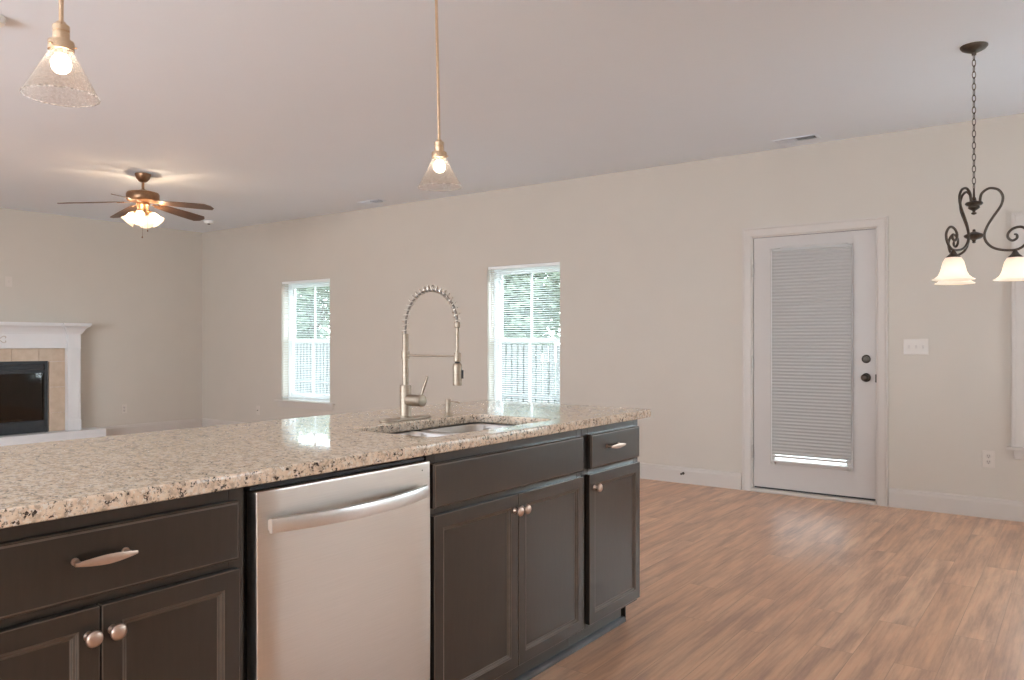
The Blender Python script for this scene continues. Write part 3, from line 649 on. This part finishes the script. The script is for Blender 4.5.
# ------------------------------------------------------------------ ceiling fan
fan = thing('ceiling_fan', 'bronze ceiling fan with five brown blades and a lit four-shade light kit', 'ceiling fan', (-6.933, 3.743, ZC))
d = lambda z: z-ZC
obj('canopy', lathe([(0, 0), (0.068, 0), (0.068, -0.012), (0.055, -0.045), (0.035, -0.070), (0.018, -0.078), (0, -0.078)], 32), M['fan_bronze'], fan, smooth=40)
obj('downrod', lathe([(0, -0.07), (0.012, -0.07), (0.012, d(2.60)), (0.020, d(2.597)), (0.020, d(2.585)), (0, d(2.585))], 16), M['fan_bronze'], fan, smooth=40)
obj('motor_housing', lathe([(0, d(2.595)), (0.03, d(2.592)), (0.055, d(2.582)), (0.10, d(2.575)), (0.132, d(2.565)), (0.140, d(2.550)), (0.140, d(2.505)), (0.132, d(2.490)), (0.10, d(2.483)), (0.06, d(2.480)), (0, d(2.480))], 40), M['fan_bronze'], fan, smooth=40)
for k in range(5):
    a = math.radians(28+72*k); dr = math.radians(-6.0)
    bl = bmesh.new(); n = 14; up = []; dn = []
    for i in range(n+1):
        u = i/n; x = 0.155+u*0.525
        wd = 0.046+0.026*math.sin(min(u*1.25, 1)*PI/2); 
        if u > 0.93: wd *= math.sqrt(max(0.02, 1-((u-0.93)/0.078)**2))
        up.append([bl.verts.new((x, wd, 0.003)), bl.verts.new((x, -wd, 0.003))]); dn.append([bl.verts.new((x, wd, -0.003)), bl.verts.new((x, -wd, -0.003))])
    for i in range(n):
        bl.faces.new((up[i][0], up[i][1], up[i+1][1], up[i+1][0])); bl.faces.new((dn[i][0], dn[i+1][0], dn[i+1][1], dn[i][1]))
        bl.faces.new((up[i][0], up[i+1][0], dn[i+1][0], dn[i][0])); bl.faces.new((up[i][1], dn[i][1], dn[i+1][1], up[i+1][1]))
    bl.faces.new((up[0][0], dn[0][0], dn[0][1], up[0][1])); bl.faces.new((up[n][0], up[n][1], dn[n][1], dn[n][0]))
    mx = Matrix.Rotation(a, 4, 'Z') @ Matrix.Translation((0, 0, d(2.487))) @ Matrix.Rotation(-dr, 4, 'Y') @ Matrix.Rotation(math.radians(-11), 4, 'X')
    bl.transform(mx); bo = obj('fan_blade', bl, M['blade'], fan)
    br_ = bmesh.new(); box(br_, 0.105, 0.20, -0.014, 0.014, -0.008, -0.0035); box(br_, 0.17, 0.215, -0.035, 0.035, -0.007, -0.0033); br_.transform(mx)
    obj('blade_bracket', br_, M['fan_bronze'], bo, bevel=0.002)
obj('light_kit_hub', lathe([(0, d(2.482)), (0.055, d(2.480)), (0.058, d(2.455)), (0.048, d(2.440)), (0.048, d(2.405)), (0.060, d(2.395)), (0.055, d(2.370)), (0.025, d(2.355)), (0, d(2.350))], 28), M['fan_bronze'], fan, smooth=40)
for k in range(4):
    a = math.radians(47+90*k); dirv = Vector((math.cos(a)*math.sin(math.radians(42)), math.sin(a)*math.sin(math.radians(42)), -math.cos(math.radians(42))))
    p = Vector((0.05*math.cos(a), 0.05*math.sin(a), d(2.392))); mx, _ = align(p, p+dirv)
    s = obj('light_shade', lathe([(0.020, 0.020), (0.028, 0.024), (0.038, 0.040), (0.042, 0.065), (0.047, 0.095), (0.064, 0.128), (0.062, 0.129), (0.045, 0.097), (0.040, 0.066), (0.036, 0.042), (0.026, 0.027), (0.020, 0.023)], 28, None, mx), M['fan_shade'], fan, smooth=60)
    obj('light_bulb', lathe([(0, 0.03), (0.010, 0.032), (0.012, 0.05), (0.021, 0.072), (0.021, 0.085), (0.012, 0.097), (0, 0.1)], 16, None, mx), M['fan_bulb'], s, smooth=60)
    obj('shade_fitter', lathe([(0, -0.01), (0.016, -0.008), (0.022, 0.008), (0.024, 0.024), (0.018, 0.026), (0, 0.026)], 20, None, mx), M['fan_bronze'], fan, smooth=40)
for k in range(4):
    a = math.radians(47+90*k); ld = bpy.data.lights.new('fan_lamp_light', 'POINT'); ld.energy = 3.6; ld.color = (1.0, 0.70, 0.45); ld.shadow_soft_size = 0.02
    lo = bpy.data.objects.new('fan_lamp_light', ld); C.objects.link(lo); lo.parent = fan; lo.location = (0.135*math.cos(a), 0.135*math.sin(a), d(2.385))
for (px, py, zl) in ((0.012, -0.012, 2.165), (0.045, 0.02, 2.225)):
    bm = rod((px, py, d(2.36)), (px, py, d(zl)), 0.0012, 6); lathe([(0, d(zl)+0.004), (0.005, d(zl)), (0.006, d(zl)-0.012), (0, d(zl)-0.016)], 12, bm, Matrix.Translation((px, py, 0)))
    obj('pull_chain', bm, M['fan_bronze'], fan, smooth=50)

# ------------------------------------------------------------------ chandelier
ch = thing('chandelier', 'dark bronze scroll-arm chandelier with three lit bell shades hanging by a chain', 'chandelier', (-0.468, 4.678, ZC))
UA = math.radians(5.7)
obj('ceiling_canopy', lathe([(0, 0), (0.064, 0), (0.064, -0.006), (0.054, -0.018), (0.030, -0.030), (0.012, -0.036), (0.010, -0.048), (0, -0.050)], 36), M['bronze'], ch, smooth=40)
bm = bmesh.new(); z = -0.058; k = 0
LH, LW = 0.0185, 0.0085
while z > d(2.005):
    pts = []
    for i in range(16):
        a = 2*PI*i/16; x = LW*math.cos(a); zz = LH*math.sin(a)*1.0
        pts.append((x, 0, z+zz) if k % 2 else (0, x, z+zz))
    if k % 2 == 0 or True:
        rz = Matrix.Rotation(math.radians(30), 3, 'Z'); pts = [rz @ Vector(p) for p in pts]
    tube(pts, 0.0020, 6, bm, closed=True); z -= 0.0305; k += 1
zl = z
obj('chain', bm, M['bronze'], ch, smooth=60)
obj('upper_hub', lathe([(0, zl+0.022), (0.004, zl+0.020), (0.006, d(1.955)), (0.010, d(1.950)), (0.012, d(1.935)), (0.038, d(1.928)), (0.042, d(1.920)), (0.036, d(1.912)), (0.026, d(1.908)), (0.028, d(1.898)), (0.018, d(1.890)), (0.008, d(1.884)), (0.007, d(1.878)), (0.014, d(1.872)), (0.010, d(1.866)), (0, d(1.862))], 28), M['bronze'], ch, smooth=40)
obj('lower_hub', lathe([(0, d(1.790)), (0.007, d(1.786)), (0.008, d(1.776)), (0.018, d(1.772)), (0.040, d(1.762)), (0.048, d(1.756)), (0.044, d(1.748)), (0.030, d(1.738)), (0.012, d(1.733)), (0.007, d(1.725)), (0.009, d(1.719)), (0, d(1.714))], 28), M['bronze'], ch, smooth=40)
prof = [(0.026, 1.922), (0.032, 1.966), (0.055, 1.989), (0.077, 1.994), (0.105, 1.984), (0.122, 1.962), (0.127, 1.935), (0.117, 1.897), (0.085, 1.846), (0.060, 1.802), (0.047, 1.759), (0.053, 1.723), (0.081, 1.690), (0.125, 1.674), (0.18, 1.671), (0.215, 1.688), (0.237, 1.720), (0.238, 1.756), (0.208, 1.785), (0.172, 1.780), (0.150, 1.757), (0.150, 1.733), (0.168, 1.719), (0.187, 1.730), (0.186, 1.748), (0.174, 1.750)]
for k in range(3):
    a = UA+2*PI*k/3; ca, sa = math.cos(a), math.sin(a)
    pp = smooth_path([(r*ca, r*sa, d(z)) for r, z in prof], 6); nn = len(pp)
    arm = obj('scroll_arm', tube(pp, [0.0066 if i < nn-10 else 0.0066-0.0026*(i-nn+10)/10 for i in range(nn)], 8), M['bronze'], ch, smooth=60)
    mt = Matrix.Translation((0.18*ca, 0.18*sa, d(1.664)))
    obj('shade_fitter', lathe([(0, 0.010), (0.006, 0.009), (0.009, 0.002), (0.018, -0.014), (0.031, -0.026), (0.034, -0.033), (0.028, -0.033), (0, -0.030)], 24, None, mt), M['bronze'], ch, smooth=40)
    bl = [(0.029, 0.0), (0.038, -0.008), (0.048, -0.026), (0.054, -0.050), (0.060, -0.075), (0.070, -0.095), (0.086, -0.109), (0.097, -0.114), (0.0965, -0.117), (0.084, -0.112), (0.068, -0.098), (0.057, -0.077), (0.051, -0.050), (0.045, -0.028), (0.035, -0.011), (0.027, -0.004)]
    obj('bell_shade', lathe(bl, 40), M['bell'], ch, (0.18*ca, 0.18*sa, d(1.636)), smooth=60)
    obj('light_bulb', lathe([(0, 0.0), (0.012, 0.0), (0.014, -0.03), (0.026, -0.06), (0.026, -0.08), (0.016, -0.098), (0, -0.102)], 20), M['bell_bulb'] if 'bell_bulb' in M else M.setdefault('bell_bulb', emit('chandelier_bulb', (1.0, 0.85, 0.66), 3)), ch, (0.18*ca, 0.18*sa, d(1.636)), smooth=60)

# ------------------------------------------------------------------ fireplace on the left wall (local x out of the wall, y along it, origin at floor)
FPY = 3.64
fp = thing('fireplace', 'white mantel fireplace with beige marble surround on the left wall', 'fireplace', (X0, FPY, 0))
def sym(*bs):
    out = []
    for b in bs: out.append(b); out.append((b[0], b[1], -b[3], -b[2], b[4], b[5]))
    return out
obj('hearth', B((0.017, 0.30, -1.12, 1.12, 0.0, 0.146)), M['mantel'], fp, bevel=0.003)
obj('chimney_core', B((0.0005, 0.10, -0.88, -0.53, 0.147, 1.40), (0.0005, 0.10, 0.53, 0.88, 0.147, 1.40), (0.0005, 0.10, -0.53, 0.53, 0.985, 1.40)), M['mantel'], fp)
bm = B(*sym((0.1005, 0.115, 0.545, 0.725, 0.1475, 0.365), (0.1005, 0.115, 0.545, 0.725, 0.367, 0.67), (0.1005, 0.115, 0.545, 0.725, 0.672, 0.975)))
for i in range(5): box(bm, 0.1005, 0.115, -0.725+0.29*i+0.001, -0.725+0.29*(i+1)-0.001, 0.977, 1.132)
obj('marble_surround', bm, M['marble'], fp, bevel=0.001)
pil = obj('pilaster', B((0.1005, 0.185, 0.726, 0.875, 0.1475, 1.325)), M['mantel'], fp, bevel=0.003)
obj('pilaster_panel', B((0.1855, 0.190, 0.748, 0.768, 0.30, 1.10), (0.1855, 0.190, 0.842, 0.858, 0.30, 1.10), (0.1855, 0.190, 0.769, 0.841, 1.085, 1.10), (0.1855, 0.190, 0.769, 0.841, 0.30, 0.315), (0.1855, 0.197, 0.724, 0.878, 0.148, 0.27), (0.1855, 0.194, 0.724, 0.878, 1.128, 1.14)), M['mantel'], pil, bevel=0.002)
pil2 = obj('pilaster', B((0.1005, 0.185, -0.875, -0.726, 0.1475, 1.325)), M['mantel'], fp, bevel=0.003)
obj('pilaster_panel', B((0.1855, 0.190, -0.768, -0.748, 0.30, 1.10), (0.1855, 0.190, -0.858, -0.842, 0.30, 1.10), (0.1855, 0.190, -0.841, -0.769, 1.085, 1.10), (0.1855, 0.190, -0.841, -0.769, 0.30, 0.315), (0.1855, 0.197, -0.878, -0.724, 0.148, 0.27), (0.1855, 0.194, -0.878, -0.724, 1.128, 1.14)), M['mantel'], pil2, bevel=0.002)
obj('frieze', B((0.1005, 0.145, -0.7255, 0.7255, 1.134, 1.325), (0.145, 0.152, -0.7255, 0.7255, 1.134, 1.150)), M['mantel'], fp, bevel=0.002)
# crown mould: recessed centre and projecting ends
CP = [(0.0, 1.300), (0.010, 1.302), (0.012, 1.312), (0.020, 1.325), (0.040, 1.360), (0.062, 1.385), (0.080, 1.395), (0.080, 1.405)]
bm = bmesh.new()
def crown(bm, xf, y0, y1, ret0, ret1):
    rows = []
    for o_, z in CP:
        pts = []
        if ret0: pts += [(0.1005, y0-o_, z)]
        pts += [(xf+o_, y0-(o_ if ret0 else 0), z), (xf+o_, y1+(o_ if ret1 else 0), z)]
        if ret1: pts += [(0.1005, y1+o_, z)]
        rows.append([bm.verts.new(p) for p in pts])
    for p, q in zip(rows, rows[1:]):
        for k in range(len(p)-1): bm.faces.new((p[k], p[k+1], q[k+1], q[k]))
crown(bm, 0.1455, -0.72, 0.72, False, False); crown(bm, 0.1855, 0.726, 0.876, True, True); crown(bm, 0.1855, -0.876, -0.726, True, True)
obj('crown_moulding', bm, M['mantel'], fp, smooth=40)
obj('mantel_shelf', B((0.0005, 0.235, -0.95, 0.95, 1.4055, 1.432), (0.235, 0.278, 0.645, 0.965, 1.4055, 1.432), (0.235, 0.278, -0.965, -0.645, 1.4055, 1.432)), M['mantel'], fp, bevel=0.004)
# carved scroll at the middle of the frieze
orn = []
bm = bmesh.new()
for s_ in (-1, 1):
    for t_ in (-1, 1):
        tube(smooth_path([(0.149, s_*0.005, 1.235), (0.151, s_*0.025, 1.235+t_*0.018), (0.151, s_*0.05, 1.235+t_*0.036), (0.151, s_*0.075, 1.235+t_*0.030), (0.151, s_*0.07, 1.235+t_*0.014)], 5), 0.005, 8, bm)
obj('carved_ornament', bm, M['plate_detail'], fp, smooth=60)
ins = obj('firebox', B((0.0005, 0.06, -0.52, 0.52, 0.1475, 0.17), (0.0005, 0.02, -0.52, 0.52, 0.17, 0.96), (0.02, 0.118, -0.52, -0.50, 0.1475, 0.975), (0.02, 0.118, 0.50, 0.52, 0.1475, 0.975), (0.02, 0.118, -0.50, 0.50, 0.955, 0.975)), M['soot'], fp)
obj('firebox_frame', B((0.1185, 0.130, -0.528, -0.490, 0.1475, 0.984), (0.1185, 0.130, 0.490, 0.528, 0.1475, 0.984), (0.1185, 0.130, -0.490, 0.490, 0.940, 0.984), (0.100, 0.126, -0.490, 0.490, 0.150, 0.285), (0.100, 0.112, -0.49, 0.49, 0.885, 0.939), (0.105, 0.128, -0.49, 0.49, 0.842, 0.884), (0.112, 0.130, -0.49, 0.49, 0.286, 0.292)), M['firebox'], fp, bevel=0.003)
obj('fire_glass', B((0.098, 0.102, -0.4895, 0.4895, 0.29, 0.842)), M['fire_glass'], fp)
bm = bmesh.new()
for (y0, y1, x, z, r) in ((-0.3, 0.3, 0.045, 0.22, 0.022), (-0.22, 0.25, 0.072, 0.235, 0.02), (-0.1, 0.28, 0.06, 0.275, 0.018)):
    tube(smooth_path([(x, y0, z), (x+0.006, (y0+y1)/2, z+0.015), (x-0.004, y1, z+0.02)], 5), r, 10, bm)
obj('ceramic_logs', bm, M['log'], fp, smooth=60)

# ------------------------------------------------------------------ small wall and ceiling fittings
def plate(name, label, cat, pos, axis, w, h, kind):
    r = thing(name, label, cat, pos, 0 if axis == 'y' else -PI/2)   # local: faces -y
    if axis == 'x': r.rotation_euler = (0, 0, PI/2)
    obj('cover_plate', B((-w/2, w/2, -0.006, -0.0005, -h/2, h/2)), M['plate'], r, bevel=0.003)
    if kind == 'outlet':
        for z in (-0.02, 0.02):
            s = obj('socket', lathe([(0, 0), (0.0165, 0), (0.0165, 0.0015), (0, 0.0015)], 20, None, at(0, -0.006, z)), M['plate_detail'], r)
            obj('slots', B((-0.0075, -0.005, -0.0080, -0.0074, z-0.002, z+0.008), (0.005, 0.0075, -0.0080, -0.0074, z-0.002, z+0.008), (-0.0025, 0.0025, -0.0080, -0.0074, z-0.011, z-0.006)), M['dark'], s)
    if kind == 'switch':
        n = round(w/0.046)-0 if w > 0.1 else 1; n = 3 if w > 0.1 else 1
        for i in range(n):
            x = (i-(n-1)/2)*0.046; obj('toggle', B((x-0.006, x+0.006, -0.0085, -0.006, -0.012, 0.012), (x-0.004, x+0.004, -0.017, -0.0085, 0.001, 0.008)), M['plate_detail'], r, bevel=0.001)
    if kind == 'coax':
        obj('connector', cyl(0.006, 0, 0.012, 12, None, at(0, -0.006, 0)), M['nickel_dark'], r)
    return r
plate('light_switch', 'three-gang beige light switch plate on the wall right of the door', 'light switch', (-0.985, YB, 1.169), 'y', 0.165, 0.116, 'switch')
plate('wall_outlet', 'duplex wall outlet above the baseboard near the right frame edge', 'outlet', (-0.538, YB, 0.403), 'y', 0.075, 0.118, 'outlet')
plate('wall_outlet', 'duplex wall outlet on the left wall beside the fireplace', 'outlet', (X0, 5.136, 0.343), 'x', 0.072, 0.115, 'outlet')
plate('wall_outlet', 'blank pale wall plate high on the left wall above the mantel', 'outlet', (X0, 3.80, 1.90), 'x', 0.072, 0.115, 'switch')
plate('cable_outlet', 'small cable outlet with a dark connector low left of the farthest window', 'outlet', (-8.70, YB, 0.315), 'y', 0.07, 0.115, 'coax')
t = obj('door_stop', lathe([(0, 0), (0.012, 0), (0.010, 0.004), (0.005, 0.008), (0.005, 0.03), (0.009, 0.032), (0.009, 0.045), (0, 0.047)], 16, None, at(-2.767, YB-0.0165, 0.085)), M['nickel_dark'], smooth=40); tag(t, 'small dark door stop on the baseboard left of the door', 'door stop')

def register(label, x, y, L, W_, side=0):
    r = thing('ceiling_vent', label, 'air vent', (x, y, ZC))
    obj('vent_frame', B((-L/2, L/2, -W_/2, -W_/2+0.02, -0.006, -0.0005), (-L/2, L/2, W_/2-0.02, W_/2, -0.006, -0.0005), (-L/2, -L/2+0.02, -W_/2+0.02, W_/2-0.02, -0.006, -0.0005), (L/2-0.02, L/2, -W_/2+0.02, W_/2-0.02, -0.006, -0.0005), (-0.004, 0.004, -W_/2+0.02, W_/2-0.02, -0.006, -0.0005)), M['ceiling'], r, bevel=0.002)
    for s_ in (-1, 1):
        bm = bmesh.new(); x = s_*0.012
        while abs(x) < L/2-0.022:
            h = 0.0065; an = 0.85*s_
            p = [bm.verts.new((x+h*math.cos(an)*q, yy, -0.0085+h*math.sin(an)*q*-1)) for q, yy in ((-1, -W_/2+0.021), (1, -W_/2+0.021), (1, W_/2-0.021), (-1, W_/2-0.021))]
            bm.faces.new(p); x += s_*0.011
        lo = obj('louvers', bm, M['ceiling'], r); so = lo.modifiers.new('t', 'SOLIDIFY'); so.thickness = 0.0008
    obj('duct_opening', B((-L/2+0.02, L/2-0.02, -W_/2+0.02, W_/2-0.02, -0.0012, -0.0004)), M['duct'], r)  # flat dark sheet, the shade inside the vent put into its colour
M['duct'] = mat('duct_shadow_metal', (0.10, 0.095, 0.09), 0.7)
register('white ceiling register above the door, near the wall', -1.765, 6.02, 0.33, 0.13)
register('white ceiling register farther left, above the faucet', -6.27, 5.95, 0.33, 0.13)
t = thing('smoke_detector', 'small round white smoke detector on the ceiling near the far corner', 'smoke detector', (-8.95, 5.69, ZC))
obj('housing', lathe([(0, 0), (0.062, 0), (0.062, -0.012), (0.055, -0.028), (0.035, -0.034), (0, -0.034)], 28), M['vinyl'], t, smooth=40)
obj('sensor_cap', lathe([(0, -0.034), (0.018, -0.034), (0.015, -0.044), (0, -0.045)], 16), M['nickel_dark'], t, smooth=40)
t = thing('smoke_detector', 'pale round ceiling fitting cut by the left frame edge above the pendant', 'smoke detector', (-4.16, 1.50, ZC))
obj('housing', lathe([(0, 0), (0.07, 0), (0.07, -0.010), (0.062, -0.030), (0.04, -0.036), (0, -0.036)], 28), M['vinyl'], t, smooth=40)
obj('sensor_cap', lathe([(0, -0.036), (0.02, -0.036), (0.017, -0.044), (0, -0.045)], 16), M['plate'], t, smooth=40)
# added kitchen fill downlights, unseen behind and right of the camera
dl0 = None
for i, (x, y) in enumerate(((-0.3, -0.6), (-0.3, -2.2), (1.4, -0.6), (1.4, -2.2), (1.4, 1.2), (-0.3, 1.3))):
    if dl0 is None:
        r = dl0 = thing('recessed_downlight', '', 'downlight', (x, y, ZC), group='lit recessed downlights over the kitchen')
        obj('trim_ring', lathe([(0.062, -0.0005), (0.085, -0.0005), (0.085, -0.004), (0.066, -0.008), (0.062, -0.004)], 32), M['vinyl'], r, smooth=40)
        obj('lens', lathe([(0, -0.003), (0.0615, -0.003), (0.0615, -0.001), (0, -0.001)], 32), M['can'], r)
    else: r = copy_tree(dl0); r.location = (x, y, ZC)
    r['label'] = 'lit recessed downlight in the kitchen ceiling behind the camera'

# ------------------------------------------------------------------ outside
struct(obj('ground', B((-60, 30, YB+T+0.01, 70, -1.0, -0.9)), M['lawn']))
struct(obj('patio', B((-3.4, 2.5, YB+T+0.012, YB+3.2, -0.899, -0.06)), M['patio']))
A0, A1 = Vector((-26.0, 15.0, 0)), Vector((1.0, 11.0, 0))
fd = (A1-A0); FLn = fd.length; fa_ = math.atan2(fd.y, fd.x)
fe = thing('yard_fence', 'long pale grey board fence across the back yard seen through the windows', 'fence', (A0.x, A0.y, -0.9), fa_)
def ftop(s): return 1.98+0.22*(1-s/FLn)
bm = bmesh.new(); s = 0.0
while s < FLn-0.15: box(bm, s, s+0.118, 0, 0.022, 0.05, ftop(s)); s += 0.165
obj('boards', bm, M['fence'], fe)
bm = B((0, FLn, 0.023, 0.065, 0.35, 0.44), (0, FLn, 0.023, 0.065, 0.98, 1.07)); 
rl = obj('rails', bm, M['fence'], fe)
bm = bmesh.new(); s = 0.0825
while s < FLn-0.15: box(bm, s, s+0.118, 0.066, 0.088, 0.05, ftop(s)-0.02); s += 0.165*2
obj('back_boards', bm, M['fence'], fe)
obj('top_rail', B((0, FLn, -0.012, -0.001, 1.02, 1.09)), M['fence'], fe)
def leaves(bm, c, r, n, size, rg):
    for _ in range(n):
        while True:
            v_ = Vector((rg.uniform(-1, 1), rg.uniform(-1, 1), rg.uniform(-1, 1)))
            if v_.length < 1: break
        q = v_.length; v_ = v_*(q**-0.35 if q > 0.05 else 1); p = Vector(c)+Vector((v_.x*r[0], v_.y*r[1], v_.z*r[2]))
        e = Matrix.Rotation(rg.uniform(0, 6.28), 3, 'Z') @ Matrix.Rotation(rg.uniform(0, 3.14), 3, 'X'); s_ = size*rg.uniform(0.6, 1.3)
        bm.faces.new([bm.verts.new(p+e @ Vector(k)*s_) for k in ((-0.5, 0, 0), (0, -0.28, 0.05), (0.5, 0, 0), (0, 0.28, 0.05))])
def tree(label, x, y, h, w, n, seed):
    rg = random.Random(seed); r = thing('yard_tree', label, 'tree', (x, y, -0.9), group='trees behind the yard fence')
    bm = bmesh.new()
    for k in range(9):
        a = rg.uniform(0, 6.28); rr = rg.uniform(0, 0.55)*w; zz = h*rg.uniform(0.30, 0.82)
        leaves(bm, (rr*math.cos(a), rr*math.sin(a), zz), (w*0.5, w*0.5, h*0.22), n//9, 0.26, rg)
    obj('foliage', bm, M['leaf'], r)
    tk = tube([(0, 0, 0), (0.05, 0.03, h*0.3), (0.0, 0.1, h*0.75)], [0.17, 0.13, 0.04], 10)
    for k in range(5):
        a = rg.uniform(0, 6.28); z = h*rg.uniform(0.25, 0.5); tube([(0.03, 0.02, z), (w*0.35*math.cos(a), w*0.35*math.sin(a), z+h*0.2)], [0.06, 0.02], 6, tk)
    obj('trunk', tk, M['bark'], r, smooth=60)
for (x, y, h, w, n, lb) in ((-23.4, 19.0, 5.4, 2.1, 7500, 'leafy green tree behind the fence, filling the farthest window'),
                        (-18.4, 19.4, 6.4, 2.0, 3500, 'leafy green tree hidden by the wall between the two narrow windows'),
                        (-13.5, 18.8, 5.9, 2.1, 7500, 'leafy green tree behind the fence, filling the window behind the faucet'),
                        (-8.6, 18.8, 6.4, 2.0, 2500, 'leafy green tree behind the fence, hidden right of the window behind the faucet'),
                        (-28.4, 20.0, 5.2, 2.0, 2500, 'leafy green tree at the far left end of the yard fence')):
    tree(lb, x, y, h, w, n, int(abs(x)*10))
i = 0
for (x, y, w, h) in ((-8.60, 11.3, 0.46, 0.98), (-7.55, 11.2, 0.45, 0.92), (-9.65, 11.6, 0.46, 0.9)):
    rg = random.Random(i+50); r = thing('yard_shrub', ['leafy pale green shrub before the fence, seen low through the window behind the faucet', 'leafy pale green shrub at the right, low in the window behind the faucet', 'leafy pale green shrub at the left, low in the window behind the faucet'][i], 'shrub', (x, y, -0.9)); i += 1
    bm = bmesh.new(); leaves(bm, (0, 0, h*0.55), (w, w, h*0.5), 900, 0.13, rg); obj('foliage', bm, M['shrub_leaf'], r)
    obj('stems', tube([(0, 0, 0), (0.02, 0.02, h*0.5)], [0.03, 0.015], 8), M['bark'], r)
